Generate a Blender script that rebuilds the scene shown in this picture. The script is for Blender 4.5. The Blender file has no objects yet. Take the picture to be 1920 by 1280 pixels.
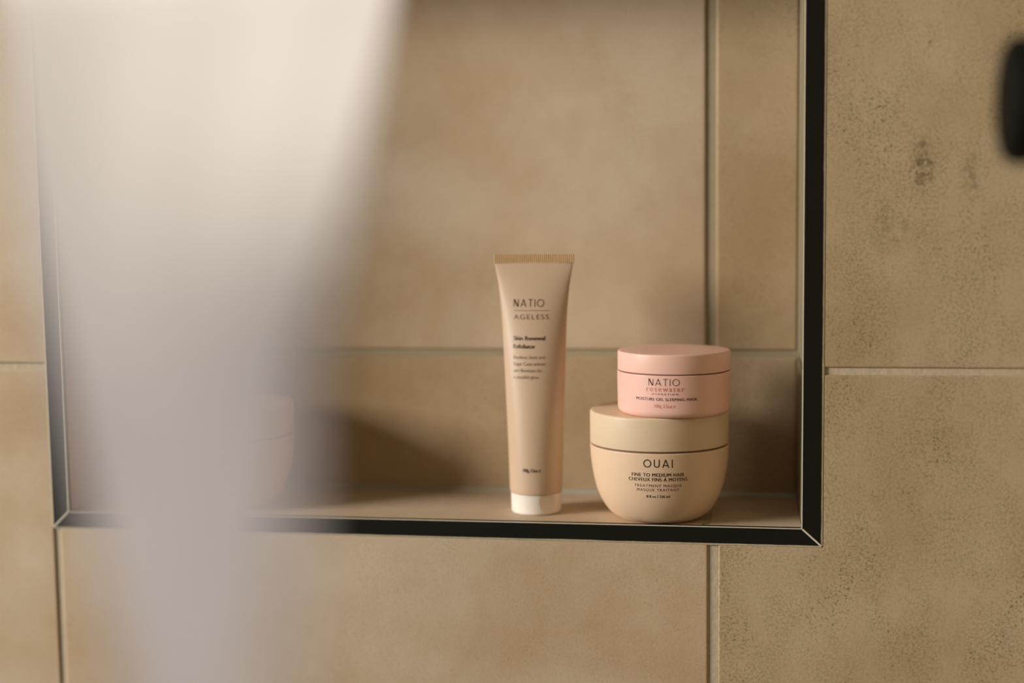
import bpy, bmesh, math, random
from mathutils import Vector, Matrix, noise

random.seed(7)
sc = bpy.context.scene
COL = sc.collection
PI = math.pi

# ------------------------------------------------------------------ camera
cam_data = bpy.data.cameras.new('camera')
cam = bpy.data.objects.new('camera', cam_data)
COL.objects.link(cam)
right = Vector((0.9870885, 0.1596899, -0.0124639))
fwd = Vector((-0.1601508, 0.9825760, -0.0943196))
up = Vector((-0.0028152, 0.0950979, 0.9954639))
mw = Matrix((right, up, -fwd)).transposed().to_4x4()
mw.translation = Vector((0.0, -1.0, 1.35))
cam.matrix_world = mw
cam_data.sensor_width = 36.0
cam_data.lens = 2667.0 / 1920.0 * 36.0
cam_data.clip_start = 0.01
cam_data.dof.use_dof = True
cam_data.dof.focus_distance = 1.004
cam_data.dof.aperture_fstop = 1.5
sc.camera = cam

# ------------------------------------------------------------------ light
world = bpy.data.worlds.new('room_light')
sc.world = world
world.use_nodes = True
wb = world.node_tree.nodes['Background']
wb.inputs['Color'].default_value = (0.95, 1.0, 0.66, 1)
wb.inputs['Strength'].default_value = 0.045


def area(name, loc, target, sx, sy, power, color):
    d = bpy.data.lights.new(name, 'AREA')
    d.shape = 'RECTANGLE'
    d.size, d.size_y = sx, sy
    d.energy = power
    d.color = color
    o = bpy.data.objects.new(name, d)
    COL.objects.link(o)
    o.location = loc
    o.rotation_euler = (Vector(target) - Vector(loc)).to_track_quat('-Z', 'Y').to_euler()
    return o


area('window_light', (-3.2, -1.45, 2.12), (-0.2, 0.0, 1.25), 1.1, 1.0, 160.0, (1.0, 0.945, 0.885))
area('overhead_fill', (-0.1, -1.2, 2.40), (-0.1, 0.0, 1.2), 0.5, 0.5, 0.7, (1.0, 0.93, 0.80))  # added weak fill from overhead, lifts the ledge
sp = bpy.data.lights.new('added_sheet_spot', 'SPOT')  # added spot that brightens the top of the pale sheet
sp.energy = 122.0
sp.color = (1.0, 0.97, 0.86)
sp.spot_size = math.radians(24)
sp.spot_blend = 1.0
sp.shadow_soft_size = 0.03
spo = bpy.data.objects.new('added_sheet_spot', sp)
COL.objects.link(spo)
spo.location = (-0.36, -0.70, 2.40)
spo.rotation_euler = (Vector((-0.170, -0.52, 1.50)) - spo.location).to_track_quat('-Z', 'Y').to_euler()

sc.view_settings.view_transform = 'Standard'
sc.view_settings.look = 'None'
sc.view_settings.gamma = 1.0
sc.view_settings.use_curve_mapping = False
sc.view_settings.exposure = 0.0


# ------------------------------------------------------------------ helpers
def srgb(r, g, b):
    f = lambda c: (c / 12.92 if c <= 0.04045 else ((c + 0.055) / 1.055) ** 2.4)
    return (f(r / 255), f(g / 255), f(b / 255), 1.0)


def mat(name, color, rough=0.5, spec=0.5, metallic=0.0, mottling=0.0, scale=60.0, bump=0.0, trans=0.0, coat=0.0, sss=0.0):
    m = bpy.data.materials.new(name)
    m.use_nodes = True
    nt = m.node_tree
    b = nt.nodes['Principled BSDF']
    b.inputs['Base Color'].default_value = color
    b.inputs['Roughness'].default_value = rough
    b.inputs['Specular IOR Level'].default_value = spec
    b.inputs['Metallic'].default_value = metallic
    b.inputs['Coat Weight'].default_value = coat
    if sss:
        b.inputs['Subsurface Weight'].default_value = sss
        b.inputs['Subsurface Scale'].default_value = 0.004
    if mottling or bump:
        geo = nt.nodes.new('ShaderNodeNewGeometry')
        n = nt.nodes.new('ShaderNodeTexNoise')
        n.inputs['Scale'].default_value = scale
        n.inputs['Detail'].default_value = 5
        nt.links.new(geo.outputs['Position'], n.inputs['Vector'])
        if mottling:
            mx = nt.nodes.new('ShaderNodeMix')
            mx.data_type = 'RGBA'
            mx.inputs['A'].default_value = tuple(c * (1 - mottling) for c in color[:3]) + (1,)
            mx.inputs['B'].default_value = tuple(min(1, c * (1 + mottling)) for c in color[:3]) + (1,)
            nt.links.new(n.outputs['Fac'], mx.inputs['Factor'])
            nt.links.new(mx.outputs['Result'], b.inputs['Base Color'])
        if bump:
            bp = nt.nodes.new('ShaderNodeBump')
            bp.inputs['Strength'].default_value = bump
            bp.inputs['Distance'].default_value = 0.001
            nt.links.new(n.outputs['Fac'], bp.inputs['Height'])
            nt.links.new(bp.outputs['Normal'], b.inputs['Normal'])
    return m


def tile_mat(name, light, dark, fleck, flecks=0.5, stains=()):
    """stone-look porcelain: drifting clouds of two tones, fine sandy grain and clustered brown flecks."""
    m = bpy.data.materials.new(name)
    m.use_nodes = True
    nt = m.node_tree
    N, L = nt.nodes.new, nt.links.new
    b = nt.nodes['Principled BSDF']
    b.inputs['Roughness'].default_value = 0.55
    b.inputs['Specular IOR Level'].default_value = 0.3
    geo = N('ShaderNodeNewGeometry')
    pos = geo.outputs['Position']

    def nz(scale, detail, rough=0.55, dist=0.0, vec=pos):
        n = N('ShaderNodeTexNoise')
        n.inputs['Scale'].default_value = scale
        n.inputs['Detail'].default_value = detail
        n.inputs['Roughness'].default_value = rough
        n.inputs['Distortion'].default_value = dist
        L(vec, n.inputs['Vector'])
        return n.outputs['Fac']

    def ramp(fac, p0, p1):
        r = N('ShaderNodeMapRange')
        r.interpolation_type = 'SMOOTHSTEP'
        L(fac, r.inputs['Value'])
        r.inputs['From Min'].default_value = p0
        r.inputs['From Max'].default_value = p1
        return r.outputs['Result']

    def mult(a, c):
        x = N('ShaderNodeMath')
        x.operation = 'MULTIPLY'
        x.use_clamp = True
        L(a, x.inputs[0])
        if isinstance(c, (int, float)):
            x.inputs[1].default_value = c
        else:
            L(c, x.inputs[1])
        return x.outputs[0]

    def add(a, c):
        x = N('ShaderNodeMath')
        x.operation = 'ADD'
        x.use_clamp = True
        L(a, x.inputs[0])
        L(c, x.inputs[1])
        return x.outputs[0]

    def mix(fac, a, c):
        x = N('ShaderNodeMix')
        x.data_type = 'RGBA'
        L(fac, x.inputs['Factor'])
        for s, v in (('A', a), ('B', c)):
            if isinstance(v, tuple):
                x.inputs[s].default_value = v
            else:
                L(v, x.inputs[s])
        return x.outputs['Result']

    st = N('ShaderNodeMapping')
    st.inputs['Scale'].default_value = (1.0, 1.0, 0.55)
    L(pos, st.inputs['Vector'])
    clouds = ramp(nz(7, 7, 0.62, 0.2), 0.25, 0.75)
    c = mix(clouds, light, dark)
    grain = ramp(nz(520, 3, 0.65), 0.38, 0.66)
    c = mix(mult(mult(grain, ramp(nz(30, 5, 0.7, 0.0, st.outputs[0]), 0.25, 0.75)), flecks * 0.55), c, fleck)
    cluster = ramp(nz(24, 6, 0.75, 0.3, st.outputs[0]), 0.44, 0.68)
    fl = ramp(nz(480, 4, 0.72, 0.5), 0.52, 0.62)
    both = mult(fl, cluster)
    for (cx, cz, wx, wz, amt) in stains:
        mp = N('ShaderNodeMapping')
        mp.vector_type = 'POINT'
        mp.inputs['Location'].default_value = (-cx / wx, 0, -cz / wz)
        mp.inputs['Scale'].default_value = (1 / wx, 0, 1 / wz)
        wob = N('ShaderNodeVectorMath')
        wob.operation = 'ADD'
        nn = N('ShaderNodeTexNoise')
        nn.inputs['Scale'].default_value = 60
        nn.inputs['Detail'].default_value = 4
        L(pos, nn.inputs['Vector'])
        sc_ = N('ShaderNodeVectorMath')
        sc_.operation = 'SCALE'
        sc_.inputs['Scale'].default_value = 0.018
        L(nn.outputs['Color'], sc_.inputs[0])
        L(pos, wob.inputs[0])
        L(sc_.outputs[0], wob.inputs[1])
        L(wob.outputs[0], mp.inputs['Vector'])
        g = N('ShaderNodeTexGradient')
        g.gradient_type = 'SPHERICAL'
        L(mp.outputs[0], g.inputs['Vector'])
        spot = ramp(g.outputs['Fac'], 0.0, 0.8)
        soft = ramp(nz(190, 4, 0.7, 0.5), 0.40, 0.62)
        both = add(both, mult(mult(spot, soft), amt))
    c = mix(mult(both, flecks), c, fleck)
    warm = ramp(nz(3.5, 3), 0.4, 0.65)
    hs = N('ShaderNodeMix')
    hs.data_type = 'RGBA'
    hs.blend_type = 'MULTIPLY'
    L(mult(warm, 0.5), hs.inputs['Factor'])
    L(c, hs.inputs['A'])
    hs.inputs['B'].default_value = (0.97, 0.93, 0.86, 1)
    L(hs.outputs['Result'], b.inputs['Base Color'])
    bp = N('ShaderNodeBump')
    bp.inputs['Strength'].default_value = 0.25
    bp.inputs['Distance'].default_value = 0.0006
    L(fl, bp.inputs['Height'])
    bp.invert = True
    L(bp.outputs['Normal'], b.inputs['Normal'])
    return m


def link(name, bm, m, parent=None, smooth=False, mats=None):
    me = bpy.data.meshes.new(name)
    bm.normal_update()
    bm.to_mesh(me)
    bm.free()
    for mm in (mats or [m]):
        me.materials.append(mm)
    if smooth:
        for p in me.polygons:
            p.use_smooth = True
    o = bpy.data.objects.new(name, me)
    COL.objects.link(o)
    if parent is not None:
        o.parent = parent
    return o


def thing(name, label, cat, group=None, loc=(0, 0, 0)):
    o = bpy.data.objects.new(name, None)
    o.empty_display_size = 0.02
    COL.objects.link(o)
    o.location = loc
    o['label'] = label
    o['category'] = cat
    if group:
        o['group'] = group
    return o


def struct(o, label, cat):
    o['kind'] = 'structure'
    o['label'] = label
    o['category'] = cat
    return o


def box_bm(x0, x1, y0, y1, z0, z1, bm=None):
    bm = bm or bmesh.new()
    vs = [bm.verts.new((x, y, z)) for x in (x0, x1) for y in (y0, y1) for z in (z0, z1)]
    for f in ((0, 1, 3, 2), (4, 6, 7, 5), (0, 4, 5, 1), (2, 3, 7, 6), (0, 2, 6, 4), (1, 5, 7, 3)):
        bm.faces.new([vs[i] for i in f])
    bmesh.ops.recalc_face_normals(bm, faces=bm.faces)
    return bm


def prism_bm(outline, u, v, w, origin, thick, bev=0.0012):
    """extruded outline (2-D points in axes u, v) standing out along -w by thick, with eased front edges."""
    bm = bmesh.new()
    o, u, v, w = Vector(origin), Vector(u), Vector(v), Vector(w)
    back = [bm.verts.new(o + u * a + v * c) for a, c in outline]
    front = [bm.verts.new(o + u * a + v * c - w * thick) for a, c in outline]
    n = len(outline)
    bm.faces.new(back)
    ff = bm.faces.new(front[::-1])
    for i in range(n):
        bm.faces.new((back[i], front[i], front[(i + 1) % n], back[(i + 1) % n]))
    bmesh.ops.recalc_face_normals(bm, faces=bm.faces)
    if bev:
        bmesh.ops.bevel(bm, geom=list(ff.edges), offset=bev, segments=3, affect='EDGES', profile=0.6)
    return bm


def lathe_bm(profile, seg=128, displace=None):
    """profile = [(r, z)] from bottom centre outwards; closed solid of revolution about Z."""
    bm = bmesh.new()
    rings = []
    for r, z in profile:
        if r < 1e-7:
            rings.append([bm.verts.new((0, 0, z))])
        else:
            rings.append([bm.verts.new((r * math.sin(2 * PI * k / seg), -r * math.cos(2 * PI * k / seg), z)) for k in range(seg)])
    for a, c in zip(rings, rings[1:]):
        for k in range(seg):
            k2 = (k + 1) % seg
            if len(a) == 1 and len(c) > 1:
                bm.faces.new((a[0], c[k2], c[k]))
            elif len(c) == 1 and len(a) > 1:
                bm.faces.new((a[k], a[k2], c[0]))
            elif len(a) > 1:
                bm.faces.new((a[k], a[k2], c[k2], c[k]))
    if displace:
        for v in bm.verts:
            v.co = displace(v.co)
    bmesh.ops.recalc_face_normals(bm, faces=bm.faces)
    return bm


def arc(cx, cz, r, a0, a1, n=6):
    return [(cx + r * math.cos(math.radians(a0 + (a1 - a0) * i / n)), cz + r * math.sin(math.radians(a0 + (a1 - a0) * i / n))) for i in range(n + 1)]


# ------------------------------------------------------------------ materials
M_tile = tile_mat('beige_tile', srgb(210, 191, 165), srgb(188, 162, 130), srgb(126, 104, 70), 0.22)
M_tile_fleck = tile_mat('flecked_tile', srgb(198, 178, 146), srgb(176, 154, 117), srgb(92, 74, 40), 0.78,
                        stains=((0.129, 1.385, 0.009, 0.030, 0.9), (0.160, 1.375, 0.008, 0.028, 0.45), (0.11, 1.34, 0.022, 0.022, 0.35)))
M_tile_deep = tile_mat('shade_deepened_tile', srgb(194, 171, 138), srgb(172, 146, 108), srgb(104, 80, 42), 0.4)  # tile tone variation that also puts the recess's shade into the colour
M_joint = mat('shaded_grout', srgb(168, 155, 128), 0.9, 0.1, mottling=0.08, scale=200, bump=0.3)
M_side = tile_mat('dimmed_grey_tile', srgb(140, 131, 106), srgb(128, 117, 92), srgb(110, 96, 66), 0.2)  # grey tile, colour darkened to cut the light it bounces
M_grout = mat('grout', srgb(194, 178, 152), 0.9, 0.1, mottling=0.10, scale=260, bump=0.5)
M_seal = mat('silicone', srgb(176, 170, 148), 0.4, 0.5, mottling=0.05, scale=90)
M_trim = mat('black_trim', srgb(26, 25, 18), 0.6, 0.12, mottling=0.10, scale=30)
M_edge = mat('pale_edge', srgb(214, 206, 186), 0.5, 0.4, mottling=0.05, scale=120)
M_black = mat('matte_black', srgb(16, 15, 10), 0.7, 0.08, mottling=0.08, scale=50)
M_tube = mat('tube_plastic', srgb(206, 178, 150), 0.38, 0.45, mottling=0.02, scale=30, sss=0.05)
M_crimp = mat('crimp_plastic', srgb(206, 170, 124), 0.45, 0.4, mottling=0.03, scale=80)
M_white = mat('white_plastic', srgb(240, 229, 218), 0.35, 0.5, mottling=0.01, scale=40, sss=0.2)
M_pink = mat('pink_plastic', srgb(240, 192, 176), 0.33, 0.5, mottling=0.015, scale=30, sss=0.05)
M_pink_lid = mat('pink_lid_plastic', srgb(240, 194, 176), 0.42, 0.45, mottling=0.015, scale=30, sss=0.05)
M_cream = mat('cream_plastic', srgb(228, 196, 164), 0.42, 0.45, mottling=0.02, scale=30, sss=0.05)
M_sand = mat('sand_plastic', srgb(220, 196, 164), 0.45, 0.4, mottling=0.02, scale=30, sss=0.1)
M_rose = mat('rose_plastic', srgb(232, 186, 172), 0.4, 0.45, mottling=0.02, scale=30, sss=0.05)
M_ink = mat('black_ink', srgb(38, 32, 18), 0.5, 0.3, mottling=0.05, scale=400)
M_ink_brown = mat('brown_ink', srgb(112, 84, 66), 0.5, 0.3, mottling=0.05, scale=400)
M_ink_soft = mat('grey_brown_ink', srgb(120, 98, 76), 0.5, 0.3, mottling=0.05, scale=400)
M_ink_rose = mat('rose_ink', srgb(192, 104, 92), 0.5, 0.3, mottling=0.05, scale=400)

# ------------------------------------------------------------------ the wall with its recess
T = 0.0016                                   # tiles stand this far out of the grout bed
XL, XR, ZB, ZT = -0.520, 0.0547, 1.1106, 1.560      # outer edge of the black trim
IL, IR, IB, IT = -0.5075, 0.0415, 1.1225, 1.547     # inner edge = recess opening
DEP = 0.110
ZG = 1.2366                                   # top edge of the long joint
GH, GV = 0.0052, 0.0080                       # joint widths
XG = -0.0245                                  # left edge of the upright joint
WX0, WX1, WZ0, WZ1 = -1.05, 0.42, 0.35, 2.05

grout = bmesh.new()                           # grout bed: four slabs round the opening
box_bm(WX0, XL, T, 0.05, WZ0, WZ1, grout)
box_bm(XR, WX1, T, 0.05, WZ0, WZ1, grout)
box_bm(XL, XR, T, 0.05, WZ0, ZB + 0.001, grout)
box_bm(XL, XR, T, 0.05, ZT, WZ1, grout)
wall = struct(link('wall_back', grout, M_grout), 'beige stone-look tiled shower wall around the black framed recess', 'wall')


def front_tile(outline, m):
    o = link('tile', prism_bm(outline, (1, 0, 0), (0, 0, 1), (0, 1, 0), (0, T + 0.001, 0), T + 0.001 + random.uniform(-0.0001, 0.0001), 0.0012), m, wall)
    return o


def rect(x0, x1, z0, z1):
    return [(x0, z0), (x1, z0), (x1, z1), (x0, z1)]


TW, TH = XG - (XL + 0.004) + 0.0, 0.495
z_hi, z_lo = ZG, ZG - GH
xj = XL + 0.001                                # upright joint at the trim's left edge
# upper row
front_tile(rect(WX0, xj - 0.0012, z_hi, z_hi + TH), M_tile)
front_tile([(XR + 0.0008, z_hi), (WX1 - 0.003, z_hi), (WX1 - 0.003, z_hi + TH), (XG + GV, z_hi + TH), (XG + GV, ZT + 0.001), (XR + 0.0008, ZT + 0.001)], M_tile_fleck)
front_tile([(xj + 0.005, ZT + 0.001), (XG, ZT + 0.001), (XG, z_hi + TH), (xj + 0.005, z_hi + TH)], M_tile)
# row with the lower edge of the recess
zb = z_lo - TH
front_tile(rect(WX0, xj - 0.0012, zb, z_lo), M_tile)
front_tile(rect(xj + 0.0045, XG, zb, ZB - 0.0008), M_tile)
front_tile([(XG + GV, zb), (WX1 - 0.003, zb), (WX1 - 0.003, z_lo), (XR + 0.0008, z_lo), (XR + 0.0008, ZB - 0.0008), (XG + GV, ZB - 0.0008)], M_tile_fleck)
# rows above and below the frame
front_tile(rect(WX0, xj - 0.0012, z_hi + TH + GH, WZ1), M_tile)
front_tile(rect(xj + 0.0045, XG, z_hi + TH + GH, WZ1), M_tile)
front_tile(rect(XG + GV, WX1 - 0.003, z_hi + TH + GH, WZ1), M_tile)
front_tile(rect(WX0, xj - 0.0012, WZ0, zb - GH), M_tile)
front_tile(rect(xj + 0.0045, XG, WZ0, zb - GH), M_tile)
front_tile(rect(XG + GV, WX1 - 0.003, WZ0, zb - GH), M_tile)

# thin smear of grout along the outside of the frame
sm = bmesh.new()


def smear(p0, p1, inward, width):
    n = 60
    p0, p1, inward = Vector(p0), Vector(p1), Vector(inward)
    rows = []
    for i in range(n + 1):
        p = p0.lerp(p1, i / n)
        w = width * (0.55 + 0.9 * abs(noise.noise(p * 90)) + 0.3 * noise.noise(p * 400))
        a = p - inward * 0.0010
        rows.append([sm.verts.new(a + Vector((0, -0.0001, 0))), sm.verts.new(p + inward * w + Vector((0, -0.00045, 0))), sm.verts.new(p + inward * w + Vector((0, 0.002, 0)))])
    for a, b in zip(rows, rows[1:]):
        for j in range(2):
            sm.faces.new((a[j], b[j], b[j + 1], a[j + 1]))


smear((XL, 0, ZB), (XR, 0, ZB), (0, 0, 1), 0.0005)
smear((XR, 0, ZB), (XR, 0, ZT), (-1, 0, 0), 0.0004)
smear((XL, 0, ZB), (XL, 0, ZT), (1, 0, 0), 0.0003)
bmesh.ops.recalc_face_normals(sm, faces=sm.faces)
link('grout_smear', sm, M_grout, wall)

# black metal trim: four mitred profiles, each a face with an eased inner lip
FY = -0.0003


def trim(name, pts, label, lip):
    bm = prism_bm(pts, (1, 0, 0), (0, 0, 1), (0, 1, 0), (0, 0.006, 0), 0.006 - FY, 0.0003)
    t = struct(link(name, bm, M_trim), label, 'trim')
    x0, x1, z0, z1 = lip
    link('inner_edge', box_bm(x0, x1, FY - 0.0002, 0.0012, z0, z1), M_edge, t)
    return t


g = 0.0006
e = 0.0006
trim('trim_1', [(XL + g, ZB), (XR - g, ZB), (IR - g, IB), (IL + g, IB)], 'black metal trim along the bottom edge of the recess', (IL, IR, IB - 0.0001, IB + e * 0.5))
trim('trim_2', [(XR, ZB + g), (XR, ZT - g), (IR, IT - g), (IR, IB + g)], 'black metal trim down the right edge of the recess', (IR - e, IR + 0.0001, IB, IT))
trim('trim_3', [(XL, ZB + g), (IL, IB + g), (IL, IT - g), (XL, ZT - g)], 'black metal trim down the left edge of the recess, behind the added pale sheet', (IL - 0.0001, IL + e, IB, IT))
trim('trim_4', [(XL + g, ZT), (IL + g, IT), (IR - g, IT), (XR - g, ZT)], 'black metal trim along the top edge of the recess', (IL, IR, IT - e, IT + 0.0001))
mit = bmesh.new()                             # pale filler showing in the mitre joints
for (ax, az), (bx, bz) in (((IR, IB), (XR, ZB)), ((IL, IB), (XL, ZB)), ((IR, IT), (XR, ZT)), ((IL, IT), (XL, ZT))):
    d = Vector((bx - ax, 0, bz - az)).normalized()
    s = Vector((-d.z, 0, d.x)) * 0.0006
    a, b = Vector((ax, FY - 0.0001, az)), Vector((bx, FY - 0.0001, bz))
    vs = [mit.verts.new(p) for p in (a - s, a + s, b + s, b - s)]
    vb = [mit.verts.new(p + Vector((0, 0.005, 0))) for p in (a - s, a + s, b + s, b - s)]
    mit.faces.new(vs)
    mit.faces.new(vb[::-1])
    for i in range(4):
        mit.faces.new((vs[i], vb[i], vb[(i + 1) % 4], vs[(i + 1) % 4]))
bmesh.ops.recalc_face_normals(mit, faces=mit.faces)
link('mitre_filler', mit, M_edge, wall)

# recess: back, sides, floor and top, each a grout bed with its tiles
YB = DEP
rb = struct(link('wall_recess_back', box_bm(IL - 0.02, IR + 0.02, YB + 0.002, YB + 0.03, IB - 0.02, IT + 0.02), M_joint),
            'tiled back wall of the recess behind the jars and tube', 'wall')
XB = -0.0285
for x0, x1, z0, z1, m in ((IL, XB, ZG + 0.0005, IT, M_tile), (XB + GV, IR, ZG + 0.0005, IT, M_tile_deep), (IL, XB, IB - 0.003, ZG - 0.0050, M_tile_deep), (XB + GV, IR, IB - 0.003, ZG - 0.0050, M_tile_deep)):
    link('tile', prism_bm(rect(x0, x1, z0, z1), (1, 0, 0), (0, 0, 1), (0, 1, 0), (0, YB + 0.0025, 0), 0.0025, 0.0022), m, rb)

fl = struct(link('floor_recess', box_bm(IL - 0.02, IR + 0.02, 0.004, YB + 0.03, IB - 0.03, IB - 0.0008), M_grout),
            'beige tiled ledge of the recess that the jars and tube stand on', 'ledge')
for x0, x1 in ((IL, XB), (XB + 0.006, IR)):
    link('tile', prism_bm([(x0, 0.004), (x1, 0.004), (x1, YB - 0.0015), (x0, YB - 0.0015)], (1, 0, 0), (0, 1, 0), (0, 0, -1), (0, 0, IB - 0.0035), 0.0035, 0.0004), M_tile, fl)

wr = struct(link('wall_recess_right', box_bm(IR + 0.003, IR + 0.02, 0.005, YB + 0.03, IB - 0.02, IT + 0.02), M_grout),
            'narrow right side of the recess in dimmed grey beige tile', 'wall')
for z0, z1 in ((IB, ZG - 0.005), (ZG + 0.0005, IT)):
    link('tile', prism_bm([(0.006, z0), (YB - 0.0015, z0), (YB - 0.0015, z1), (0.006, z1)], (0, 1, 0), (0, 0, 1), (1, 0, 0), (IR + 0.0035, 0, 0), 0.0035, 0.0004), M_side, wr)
wl = struct(link('wall_recess_left', box_bm(IL - 0.02, IL - 0.003, 0.005, YB + 0.03, IB - 0.02, IT + 0.02), M_grout),
            'narrow left side of the recess, hazy behind the added pale sheet', 'wall')
for z0, z1 in ((IB, ZG - 0.005), (ZG + 0.0005, IT)):
    link('tile', prism_bm([(0.006, z0), (YB - 0.0015, z0), (YB - 0.0015, z1), (0.006, z1)], (0, 1, 0), (0, 0, 1), (-1, 0, 0), (IL - 0.0035, 0, 0), 0.0035, 0.0004), M_tile, wl)
ct = struct(link('ceiling_recess', box_bm(IL - 0.02, IR + 0.02, 0.005, YB + 0.03, IT + 0.003, IT + 0.02), M_grout),
            'tiled top of the recess, out of view above', 'ceiling')
link('tile', prism_bm([(IL, 0.006), (IR, 0.006), (IR, YB - 0.0015), (IL, YB - 0.0015)], (1, 0, 0), (0, 1, 0), (0, 0, 1), (0, 0, IT + 0.0035), 0.0035, 0.0004), M_tile, ct)

# silicone bead where the ledge meets the recess back and right side
sb = bmesh.new()
vs0 = []
for x in (IL, IR):
    vs0.append([sb.verts.new((x, YB - 0.0035 * math.cos(t * PI / 10), IB + 0.0035 * math.sin(t * PI / 10))) for t in range(6)])
for j in range(5):
    sb.faces.new((vs0[0][j], vs0[1][j], vs0[1][j + 1], vs0[0][j + 1]))
link('silicone_bead', sb, M_seal, fl, smooth=True)

# tiled wall returning on the right, just out of frame
rw = struct(link('wall_right', box_bm(WX1, WX1 + 0.05, -1.0, 0.05, WZ0, WZ1), M_grout), 'tiled side wall of the shower meeting the back wall', 'wall')
for y0, y1 in ((-0.497, -0.003), (-0.999, -0.503)):
    for z0, z1 in ((ZG, ZG + TH), (zb, z_lo), (WZ0, zb - GH), (z_hi + TH + GH, WZ1)):
        link('tile', prism_bm([(y0, z0), (y1, z0), (y1, z1), (y0, z1)], (0, 1, 0), (0, 0, 1), (1, 0, 0), (WX1 + 0.001, 0, 0), T, 0.0012), M_tile_fleck, rw)


# ------------------------------------------------------------------ lettering
def text_polys(body, size, bold=0.0, spacing=1.0, align='CENTER'):
    cu = bpy.data.curves.new('lettering', 'FONT')
    cu.body = body
    cu.size = size
    cu.offset = min(bold, 0.0) * size
    cu.space_character = spacing
    cu.align_x = align
    cu.resolution_u = 4
    ob = bpy.data.objects.new('lettering_source', cu)
    COL.objects.link(ob)
    bpy.context.view_layer.update()
    me = bpy.data.meshes.new_from_object(ob.evaluated_get(bpy.context.evaluated_depsgraph_get()))
    vs = [(v.co.x, v.co.y) for v in me.vertices]
    fs = [tuple(p.vertices) for p in me.polygons]
    bpy.data.objects.remove(ob)
    bpy.data.curves.remove(cu)
    bpy.data.meshes.remove(me)
    return vs, fs


def fit(vf, width, cap, x0, z0, align='CENTER'):
    """scale letters to a given total width and capital height (Inter capitals are 0.727 em) and move them to x0, z0."""
    vs, fs = vf
    xs = [v[0] for v in vs]
    w = max(xs) - min(xs)
    kx = width / w
    off = min(xs) if align == 'LEFT' else (min(xs) + max(xs)) / 2
    return [((x - off) * kx + x0, z * cap + z0) for x, z in vs], fs


def line(body, width, cap, x0, z0, bold=0.0, spacing=1.0, align='CENTER'):
    vs, fs = text_polys(body, 1.0, bold, spacing)
    vs, fs = fit((vs, fs), width, cap / 0.727, x0, z0, align)
    if bold > 0:                              # heavier weight: the same letters again, a hair to either side
        n, d = len(vs), bold * cap * 2.2
        vs = [(x - d, z) for x, z in vs] + [(x + d, z) for x, z in vs]
        fs = fs + [tuple(i + n for i in f) for f in fs]
        return vs, fs, n
    return vs, fs


def strokes(glyphs, cap, x0, z0, wd, gap, align='CENTER', width=None):
    """geometric sans capitals drawn as strokes: ring O, open U, A, N with a heavy diagonal, T, I."""
    vs, fs = [], []

    def bar(a, b, w):
        ax, ay, bx, by = *a, *b
        l = math.hypot(bx - ax, by - ay)
        nx, ny = -(by - ay) / l * w / 2, (bx - ax) / l * w / 2
        i = len(vs)
        vs.extend([(ax - nx, ay - ny), (ax + nx, ay + ny), (bx + nx, by + ny), (bx - nx, by - ny)])
        fs.append((i, i + 1, i + 2, i + 3))

    def ring(cx, cy, rx, ry, w, a0=0, a1=360, n=40):
        i = len(vs)
        for k in range(n + 1):
            t = math.radians(a0 + (a1 - a0) * k / n)
            vs.append((cx + (rx - w / 2) * math.cos(t), cy + (ry - w / 2) * math.sin(t)))
            vs.append((cx + (rx + w / 2) * math.cos(t), cy + (ry + w / 2) * math.sin(t)))
        for k in range(n):
            j = i + 2 * k
            fs.append((j, j + 1, j + 3, j + 2))

    x = 0.0
    h = wd / 2
    for ch in glyphs:
        if ch == 'O':
            r = 0.5 - h
            ring(x + 0.5, 0.5, r, r, wd)
            x += 1.0
        elif ch == 'U':
            r = 0.36 - h
            ring(x + 0.36, 0.36, r, r, wd, 180, 360, 20)
            bar((x + h, 0.36), (x + h, 1.0), wd)
            bar((x + 0.72 - h, 0.36), (x + 0.72 - h, 1.0), wd)
            x += 0.72
        elif ch == 'A':
            bar((x + h, 0), (x + 0.43, 1.0 - h * 0.4), wd)
            bar((x + 0.86 - h, 0), (x + 0.43, 1.0 - h * 0.4), wd * (1.25 if wd < 0.12 else 1))
            bar((x + 0.16, 0.28), (x + 0.70, 0.28), wd)
            x += 0.86
        elif ch == 'I':
            bar((x + h, 0), (x + h, 1), wd)
            x += wd
        elif ch == 'T':
            bar((x + 0.32, 0), (x + 0.32, 1), wd)
            bar((x, 1 - h), (x + 0.64, 1 - h), wd)
            x += 0.64
        elif ch == 'N':
            bar((x + h, 0), (x + h, 0.92), wd)
            bar((x + 0.70 - h, 0.06), (x + 0.70 - h, 1), wd)
            bar((x + h * 0.7 + 0.04, 1.0), (x + 0.70 - h - 0.07, 0.03), wd * 2.1)
            x += 0.70
        x += gap
    x -= gap
    k = cap if width is None else width / x
    off = 0 if align == 'LEFT' else x / 2
    return [((a - off) * k + x0, c * cap + z0) for a, c in vs], fs


def rule(x0, x1, z, th, n=16):
    vs, fs = [], []
    for i in range(n + 1):
        x = x0 + (x1 - x0) * i / n
        vs += [(x, z - th / 2), (x, z + th / 2)]
    for i in range(n):
        fs.append((2 * i, 2 * i + 1, 2 * i + 3, 2 * i + 2))
    return vs, fs


def wrap(name, pieces, surf, m, parent):
    bm = bmesh.new()
    for vs, fs, *half in pieces:
        cut = half[0] if half else len(vs)
        bv = [bm.verts.new(Vector(surf(x, z)) - Vector((0, 0.00003 if i >= cut else 0, 0))) for i, (x, z) in enumerate(vs)]
        for f in fs:
            try:
                bm.faces.new([bv[i] for i in f])
            except ValueError:
                pass
    bmesh.ops.recalc_face_normals(bm, faces=bm.faces)
    for f in bm.faces:
        if f.normal.y > 0:
            f.normal_flip()
    return link(name, bm, m, parent)


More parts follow.
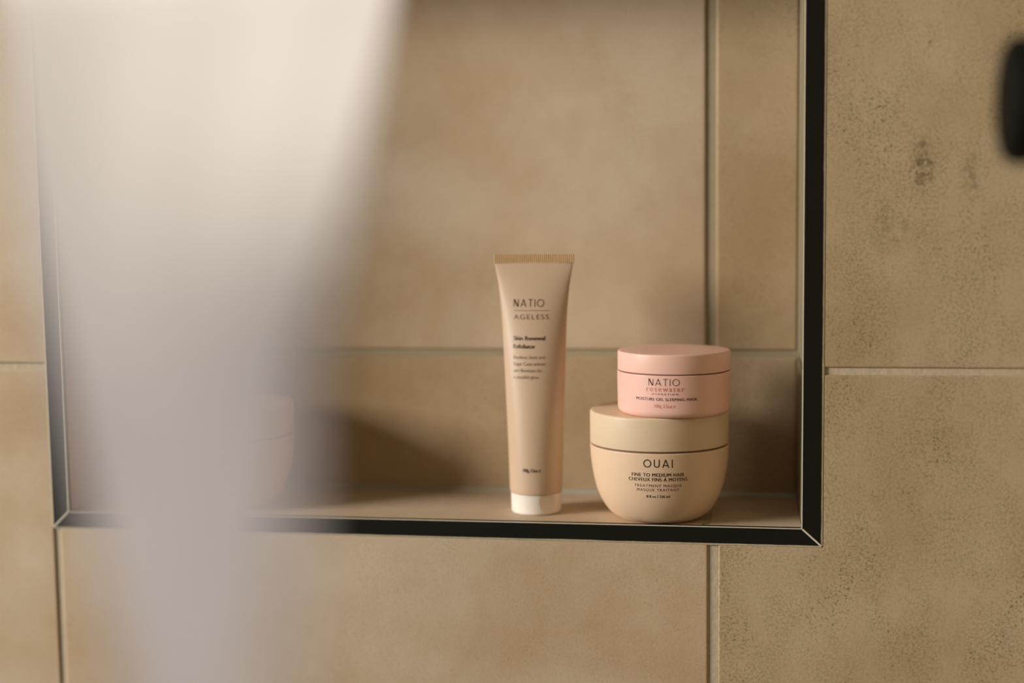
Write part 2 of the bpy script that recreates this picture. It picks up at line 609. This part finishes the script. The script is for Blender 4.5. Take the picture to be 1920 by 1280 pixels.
def lathe_surface(profile, turn=0.0, lift=0.00008):
    def r_at(z):
        for (r0, z0), (r1, z1) in zip(profile, profile[1:]):
            if min(z0, z1) <= z <= max(z0, z1) and z1 != z0:
                return r0 + (r1 - r0) * (z - z0) / (z1 - z0)
        return profile[-1][0]

    def f(s, z):
        r = r_at(z) + lift
        a = turn + s / r
        return (r * math.sin(a), -r * math.cos(a), z)
    return f


# ------------------------------------------------------------------ bowl jars
def catmull(pts, n=5):
    out = []
    for i in range(len(pts) - 1):
        p0, p1, p2, p3 = pts[max(i - 1, 0)], pts[i], pts[i + 1], pts[min(i + 2, len(pts) - 1)]
        for k in range(n):
            t = k / n
            out.append(tuple(0.5 * (2 * p1[j] + (p2[j] - p0[j]) * t + (2 * p0[j] - 5 * p1[j] + 4 * p2[j] - p3[j]) * t * t + (3 * p1[j] - p0[j] - 3 * p2[j] + p3[j]) * t ** 3) for j in (0, 1)))
    out.append(pts[-1])
    return out


BOWL = catmull([(0.0275, 0.0), (0.0316, 0.0014), (0.0362, 0.0048), (0.0397, 0.0090), (0.0425, 0.0136), (0.0449, 0.0190),
                (0.0471, 0.0262), (0.0490, 0.0360), (0.0501, 0.0450), (0.0506, 0.0536)])
BOWL_TOP = 0.0536
LID0, LID1 = 0.0556, 0.0793


def bowl_jar(label, group, loc, m_bowl, m_lid, scale=1.0):
    t = thing('cream_jar', label, 'jar', group, loc)
    prof = [(0, 0.0008), (0.024, 0.0008), (0.0262, 0.0)] + BOWL + arc(0.0500, BOWL_TOP + 0.0001, 0.0006, 0, 90, 3) + [(0.047, BOWL_TOP + 0.0006), (0.047, 0.053), (0, 0.053)]
    link('bowl', lathe_bm(prof), m_bowl, t, smooth=False)
    link('neck', lathe_bm([(0, 0.0531), (0.0488, 0.0531), (0.0488, LID0 + 0.001), (0, LID0 + 0.001)]), M_ink_soft, t)
    lp = [(0, LID0 + 0.0005), (0.048, LID0 + 0.0005), (0.0494, LID0)] + arc(0.0500, LID0 + 0.0006, 0.0006, -90, 0, 3) + arc(0.0488, LID1 - 0.0018, 0.0018, 0, 90, 5) + [(0.030, LID1 + 0.0000), (0, LID1)]
    link('lid', lathe_bm(lp), m_lid, t)
    t.scale = (scale, scale, scale)
    for ch in t.children:
        for p in ch.data.polygons:
            p.use_smooth = True
        em = ch.modifiers.new('edge', 'EDGE_SPLIT')
        em.split_angle = math.radians(35)
    return t


big = bowl_jar('large cream bowl-shaped hair mask jar standing on the ledge under the pink jar', None, (-0.0602, 0.0348, IB), M_cream, M_sand)
S = lathe_surface(BOWL, turn=0.030)
ink = [strokes('OUAI', 0.0058, 0.0004, 0.0446, 0.125, 0.30, width=0.0206)]
ink += [line('FINE TO MEDIUM HAIR', 0.0375, 0.0026, 0.0003, 0.0381, 0.010, 1.12)]
ink += [line('CHEVEUX FINS \u00c0 MOYENS', 0.0423, 0.0026, 0.0003, 0.0347, 0.010, 1.12)]
ink += [line('TREATMENT MASQUE', 0.0338, 0.0021, 0.0003, 0.0304, -0.004, 1.2)]
ink += [line('MASQUE TRAITANT', 0.0300, 0.0021, 0.0003, 0.0273, -0.004, 1.2)]
ink += [line('8 fl oz / 236 ml', 0.0163, 0.0020, 0.0003, 0.0225, 0.010, 1.0)]
wrap('lettering', ink, S, M_ink, big)

ghost = bowl_jar('rose pink bowl-shaped jar alone on the ledge, mostly hidden behind the added pale sheet', None, (-0.3960, 0.0460, IB), M_rose, M_rose)

# ------------------------------------------------------------------ small pink jar
PJ = (-0.0488, 0.0215, IB + LID1 + 0.0001)
pj = thing('cosmetic_jar', 'low pink jar with rose lid sitting on the lid of the cream bowl jar', 'jar', None, PJ)
PB = [(0.0352, 0.0)] + arc(0.0355, 0.0048, 0.0048, -90, 0, 8)[1:] + [(0.04045, 0.012), (0.0406, 0.0200), (0.0407, 0.0296)]
link('body', lathe_bm([(0, 0.0006), (0.032, 0.0006), (0.0335, 0.0)] + PB + arc(0.0402, 0.0297, 0.0005, 0, 90, 3) + [(0.037, 0.0302), (0.037, 0.029), (0, 0.029)]), M_pink, pj)
link('neck', lathe_bm([(0, 0.0291), (0.0391, 0.0291), (0.0391, 0.0320), (0, 0.0320)]), M_ink_brown, pj)
link('lid', lathe_bm([(0, 0.0315), (0.038, 0.0315), (0.0394, 0.0310)] + arc(0.0398, 0.0316, 0.0006, -90, 0, 3) + arc(0.0391, 0.0435, 0.0012, 0, 90, 5) + [(0.02, 0.0447), (0, 0.0447)]), M_pink_lid, pj)
for ch in pj.children:
    for p in ch.data.polygons:
        p.use_smooth = True
    ch.modifiers.new('edge', 'EDGE_SPLIT').split_angle = math.radians(35)
S = lathe_surface(PB, turn=-0.107)
wrap('lettering', [strokes('NATIO', 0.0048, -0.0008, 0.0233, 0.085, 0.26, width=0.0222), line('HYDRATION', 0.0186, 0.0011, 0, 0.0169, 0.004, 1.5),
                   line('MOISTURE GEL SLEEPING MASK', 0.0450, 0.0021, 0.0003, 0.0128, 0.008, 1.15)], S, M_ink, pj)
wrap('rose_lettering', [line('rosewater', 0.0270, 0.0038, 0, 0.0193, 0.0, 1.25), line('100g 3.5oz \u212e', 0.0149, 0.0024, 0, 0.0079, -0.004, 0.95)], S, M_ink_rose, pj)

# ------------------------------------------------------------------ squeeze tube
tb = thing('squeeze_tube', 'tall beige skin scrub tube standing on its white cap left of the stacked jars', 'tube', None, (-0.1525, 0.040, IB))
TZ = [(0.0150, 0.0193), (0.0165, 0.0197), (0.0252, 0.0199), (0.0608, 0.0209), (0.0950, 0.02222), (0.1210, 0.02321), (0.1473, 0.02436),
      (0.1646, 0.02590), (0.1735, 0.02699), (0.1800, 0.02820), (0.1840, 0.02895), (0.1865, 0.02935)]
tz_s = catmull([(b, a) for a, b in TZ], 3)


def tube_half(z):
    if z <= tz_s[0][1]:
        return tz_s[0][0]
    for (w0, z0), (w1, z1) in zip(tz_s, tz_s[1:]):
        if z0 <= z <= z1:
            return w0 + (w1 - w0) * (z - z0) / (z1 - z0)
    return tz_s[-1][0]


def tube_depth(z):
    t = max(0.0, min(1.0, (z - 0.016) / (0.1865 - 0.016)))
    return 0.0196 * (1 - t ** 1.6) + 0.0010 * t ** 1.6


def tube_pt(z, ang):
    a, b = tube_half(z), tube_depth(z)
    return Vector((a * math.sin(ang), -b * math.cos(ang), z))


bm = bmesh.new()
seg = 96
zs = [0.0150, 0.0153, 0.0160, 0.0175] + [0.0175 + (0.1865 - 0.0175) * i / 48 for i in range(1, 49)]
rings = []
for z in zs:
    k = {0.0150: 0.955, 0.0153: 0.978, 0.0160: 0.992}.get(z, 1.0)
    rings.append([bm.verts.new((tube_pt(z, 2 * PI * i / seg).x * k, tube_pt(z, 2 * PI * i / seg).y * k, z)) for i in range(seg)])
for a, b in zip(rings, rings[1:]):
    for i in range(seg):
        bm.faces.new((a[i], a[(i + 1) % seg], b[(i + 1) % seg], b[i]))
bm.faces.new(rings[0][::-1])
bm.faces.new(rings[-1])
bmesh.ops.recalc_face_normals(bm, faces=bm.faces)
body = link('body', bm, M_tube, tb, smooth=True)
body.modifiers.new('edge', 'EDGE_SPLIT').split_angle = math.radians(40)
# crimped seal with upright ridges
bm = bmesh.new()
n = 156
hw = 0.0298
cols = []
for i in range(n + 1):
    x = -hw + 2 * hw * i / n
    d = 0.0009 + (0.00038 if (i // 2) % 2 else 0.0)
    zt = 0.1921 + 0.00012 * math.sin(i * 0.9)
    cols.append([bm.verts.new((x, -d, 0.1861)), bm.verts.new((x, -d, zt)), bm.verts.new((x, d, zt)), bm.verts.new((x, d, 0.1861))])
for a, b in zip(cols, cols[1:]):
    for j in range(4):
        bm.faces.new((a[j], b[j], b[(j + 1) % 4], a[(j + 1) % 4]))
bm.faces.new(cols[0])
bm.faces.new(cols[-1][::-1])
bmesh.ops.recalc_face_normals(bm, faces=bm.faces)
link('crimp', bm, M_crimp, tb)['label'] = 'ridged golden crimp'


# white cap with a thumb dimple
def dimple(co):
    th = math.atan2(co.x, -co.y)
    if co.z < 0.0010 or co.z > 0.0190:
        return co
    dx, dz = (th - 0.62) * 0.0188, co.z - 0.0098
    q = math.hypot(dx / 0.0062, dz / 0.0066)
    if q < 1:
        k = 0.0016 * (1 - q * q) ** 0.8
        r = math.hypot(co.x, co.y)
        return Vector((co.x * (r - k) / r, co.y * (r - k) / r, co.z))
    return co


cp = [(0, 0.0004), (0.0150, 0.0004), (0.0162, 0.0)] + arc(0.0164, 0.0022, 0.0022, -90, 0, 6)[1:] + [(0.0186 + 0.0004 * i / 20, 0.0022 + (0.0178 - 0.0022) * i / 20) for i in range(1, 21)] + arc(0.0184, 0.0180, 0.0006, 0, 90, 3) + [(0.0160, 0.0186), (0, 0.0186)]
cap = link('cap', lathe_bm([(r, z * 0.965) for r, z in cp], 160, dimple), M_white, tb, smooth=True)
cap.modifiers.new('edge', 'EDGE_SPLIT').split_angle = math.radians(40)
cap['label'] = 'white flip cap with thumb dimple'


def tube_surf(x, z, lift=0.00008):
    a, b = tube_half(z), tube_depth(z)
    return (x, -(b + lift) * math.sqrt(max(0.0, 1 - (x / a) ** 2)) - lift, z)


LX = -0.0145
W = 1 / 2558.0
ZZ = lambda v: 0.1921 - (v - 478) * 0.0003955


wrap('lettering', [strokes('NATIO', 14.2 * W, LX, ZZ(574.5), 0.085, 0.26, 'LEFT', width=58 * W),
                   line('Skin Renewal', 60 * W, 8.0 * W, LX, ZZ(636.2), 0.012, 1.0, 'LEFT'),
                   line('Exfoliator', 42 * W, 8.0 * W, LX, ZZ(651.2), 0.012, 1.0, 'LEFT'),
                   line('100g 3.5oz \u212e', 34 * W, 6.6 * W, LX + 19 * W, ZZ(880.5), 0.008, 0.95, 'LEFT')], tube_surf, M_ink, tb)
wrap('brown_lettering', [line('AGELESS', 67 * W, 9.6 * W, LX, ZZ(597.5), -0.004, 1.2, 'LEFT'), rule(LX, LX + 67 * W, ZZ(581.3), 0.9 * W)], tube_surf, M_ink_brown, tb)
wrap('fine_print', [line('Bamboo Stem and', 60 * W, 6.4 * W, LX, ZZ(670.6), -0.004, 1.0, 'LEFT'),
                    line('Sugar Cane enliven', 61 * W, 6.4 * W, LX, ZZ(682.9), -0.004, 1.0, 'LEFT'),
                    line('and illuminate for', 55 * W, 6.4 * W, LX, ZZ(695.1), -0.004, 1.0, 'LEFT'),
                    line('a youthful glow', 49 * W, 6.4 * W, LX, ZZ(707.3), -0.004, 1.0, 'LEFT')], tube_surf, M_ink_soft, tb)

# ------------------------------------------------------------------ pale sheet added close to the camera, standing in for the haze
cm = bpy.data.materials.new('pale_haze')
cm.use_nodes = True
nt = cm.node_tree
b = nt.nodes['Principled BSDF']
b.inputs['Base Color'].default_value = srgb(172, 164, 162)
b.inputs['Roughness'].default_value = 0.8
tr = nt.nodes.new('ShaderNodeBsdfTranslucent')
tr.inputs['Color'].default_value = srgb(168, 160, 160)
wv = nt.nodes.new('ShaderNodeTexWave')
wv.inputs['Scale'].default_value = 300
bpn = nt.nodes.new('ShaderNodeBump')
bpn.inputs['Strength'].default_value = 0.1
bpn.inputs['Distance'].default_value = 0.0003
nt.links.new(wv.outputs['Fac'], bpn.inputs['Height'])
nt.links.new(bpn.outputs['Normal'], b.inputs['Normal'])
ms = nt.nodes.new('ShaderNodeMixShader')
ms.inputs['Fac'].default_value = 0.3
nt.links.new(b.outputs[0], ms.inputs[1])
nt.links.new(tr.outputs[0], ms.inputs[2])
nt.links.new(ms.outputs[0], nt.nodes['Material Output'].inputs['Surface'])

EDGES = [((-0.30, -0.46, 2.05), (-0.14, -0.40, 2.05)),
         ((-0.270, -0.49, 1.65), (-0.128, -0.42, 1.65)),
         ((-0.2480, -0.5513, 1.4551), (-0.1252, -0.449, 1.471)),
         ((-0.2268, -0.5823, 1.4155), (-0.1211, -0.5039, 1.4228)),
         ((-0.2012, -0.6243, 1.3603), (-0.1047, -0.6193, 1.3589)),
         ((-0.1763, -0.6556, 1.3145), (-0.0921, -0.7024, 1.3196)),
         ((-0.1621, -0.6675, 1.2724), (-0.0831, -0.7444, 1.2913)),
         ((-0.1400, -0.6974, 1.2411), (-0.0774, -0.776, 1.2705)),
         ((-0.1303, -0.7082, 1.2181), (-0.0725, -0.7966, 1.2591)),
         ((-0.128, -0.715, 1.10), (-0.070, -0.81, 1.12)),
         ((-0.128, -0.715, 0.80), (-0.070, -0.81, 0.80))]


def spl(idx, j, t):
    P = [Vector(e[idx]) for e in EDGES]
    p0, p1, p2, p3 = P[max(j - 1, 0)], P[j], P[j + 1], P[min(j + 2, len(P) - 1)]
    return 0.5 * (2 * p1 + (p2 - p0) * t + (2 * p0 - 5 * p1 + 4 * p2 - p3) * t * t + (3 * p1 - p0 - 3 * p2 + p3) * t ** 3)


bm = bmesh.new()
rows = []
NU = 60
for j in range(len(EDGES) - 1):
    for k in range(6):
        a, c = spl(0, j, k / 6), spl(1, j, k / 6)
        nrm = Vector((0, -1, 0)) + Vector(((c - a).normalized().y, 0, 0))
        rows.append([bm.verts.new(a.lerp(c, u / NU) + nrm.normalized() * 0.0004 * math.sin(u / NU * PI * 6)) for u in range(NU + 1)])
for a, c in zip(rows, rows[1:]):
    for u in range(NU):
        bm.faces.new((a[u], a[u + 1], c[u + 1], c[u]))
cur = link('haze_sheet', bm, cm, None, smooth=True)
so = cur.modifiers.new('thickness', 'SOLIDIFY')
so.thickness = 0.0008
cur['label'] = 'added pale sheet standing in for the haze before the left of the recess'
cur['category'] = 'curtain'

# ------------------------------------------------------------------ black tap on the right-hand wall
tp = thing('shower_tap', 'matte black round shower fitting on an arm, blurred at the upper right edge', 'tap', None, (WX1 - 0.003, -0.283, 1.3975))


def x_lathe(profile):
    bm_ = lathe_bm(profile, 96)
    bmesh.ops.transform(bm_, matrix=Matrix.Rotation(-PI / 2, 4, 'Y'), verts=bm_.verts)
    return bm_


for nm, pr in (('wall_plate', [(0, 0), (0.036, 0), (0.036, 0.004), (0.0345, 0.0058), (0, 0.0058)]),
               ('spindle', [(0, 0.005), (0.017, 0.005), (0.017, 0.235), (0, 0.235)]),
               ('handle', [(0, 0.231), (0.0290, 0.231)] + arc(0.0290, 0.2325, 0.0015, -90, 0, 3) + arc(0.0245, 0.2880, 0.0060, 0, 90, 6) + [(0, 0.294)])):
    o = link(nm, x_lathe(pr), M_black, tp, smooth=True)
    o.modifiers.new('edge', 'EDGE_SPLIT').split_angle = math.radians(35)
bml = box_bm(-0.262, -0.248, -0.058, -0.027, -0.006, 0.006)
bmesh.ops.bevel(bml, geom=list(bml.edges), offset=0.002, segments=2, affect='EDGES')
link('lever', bml, M_black, tp)
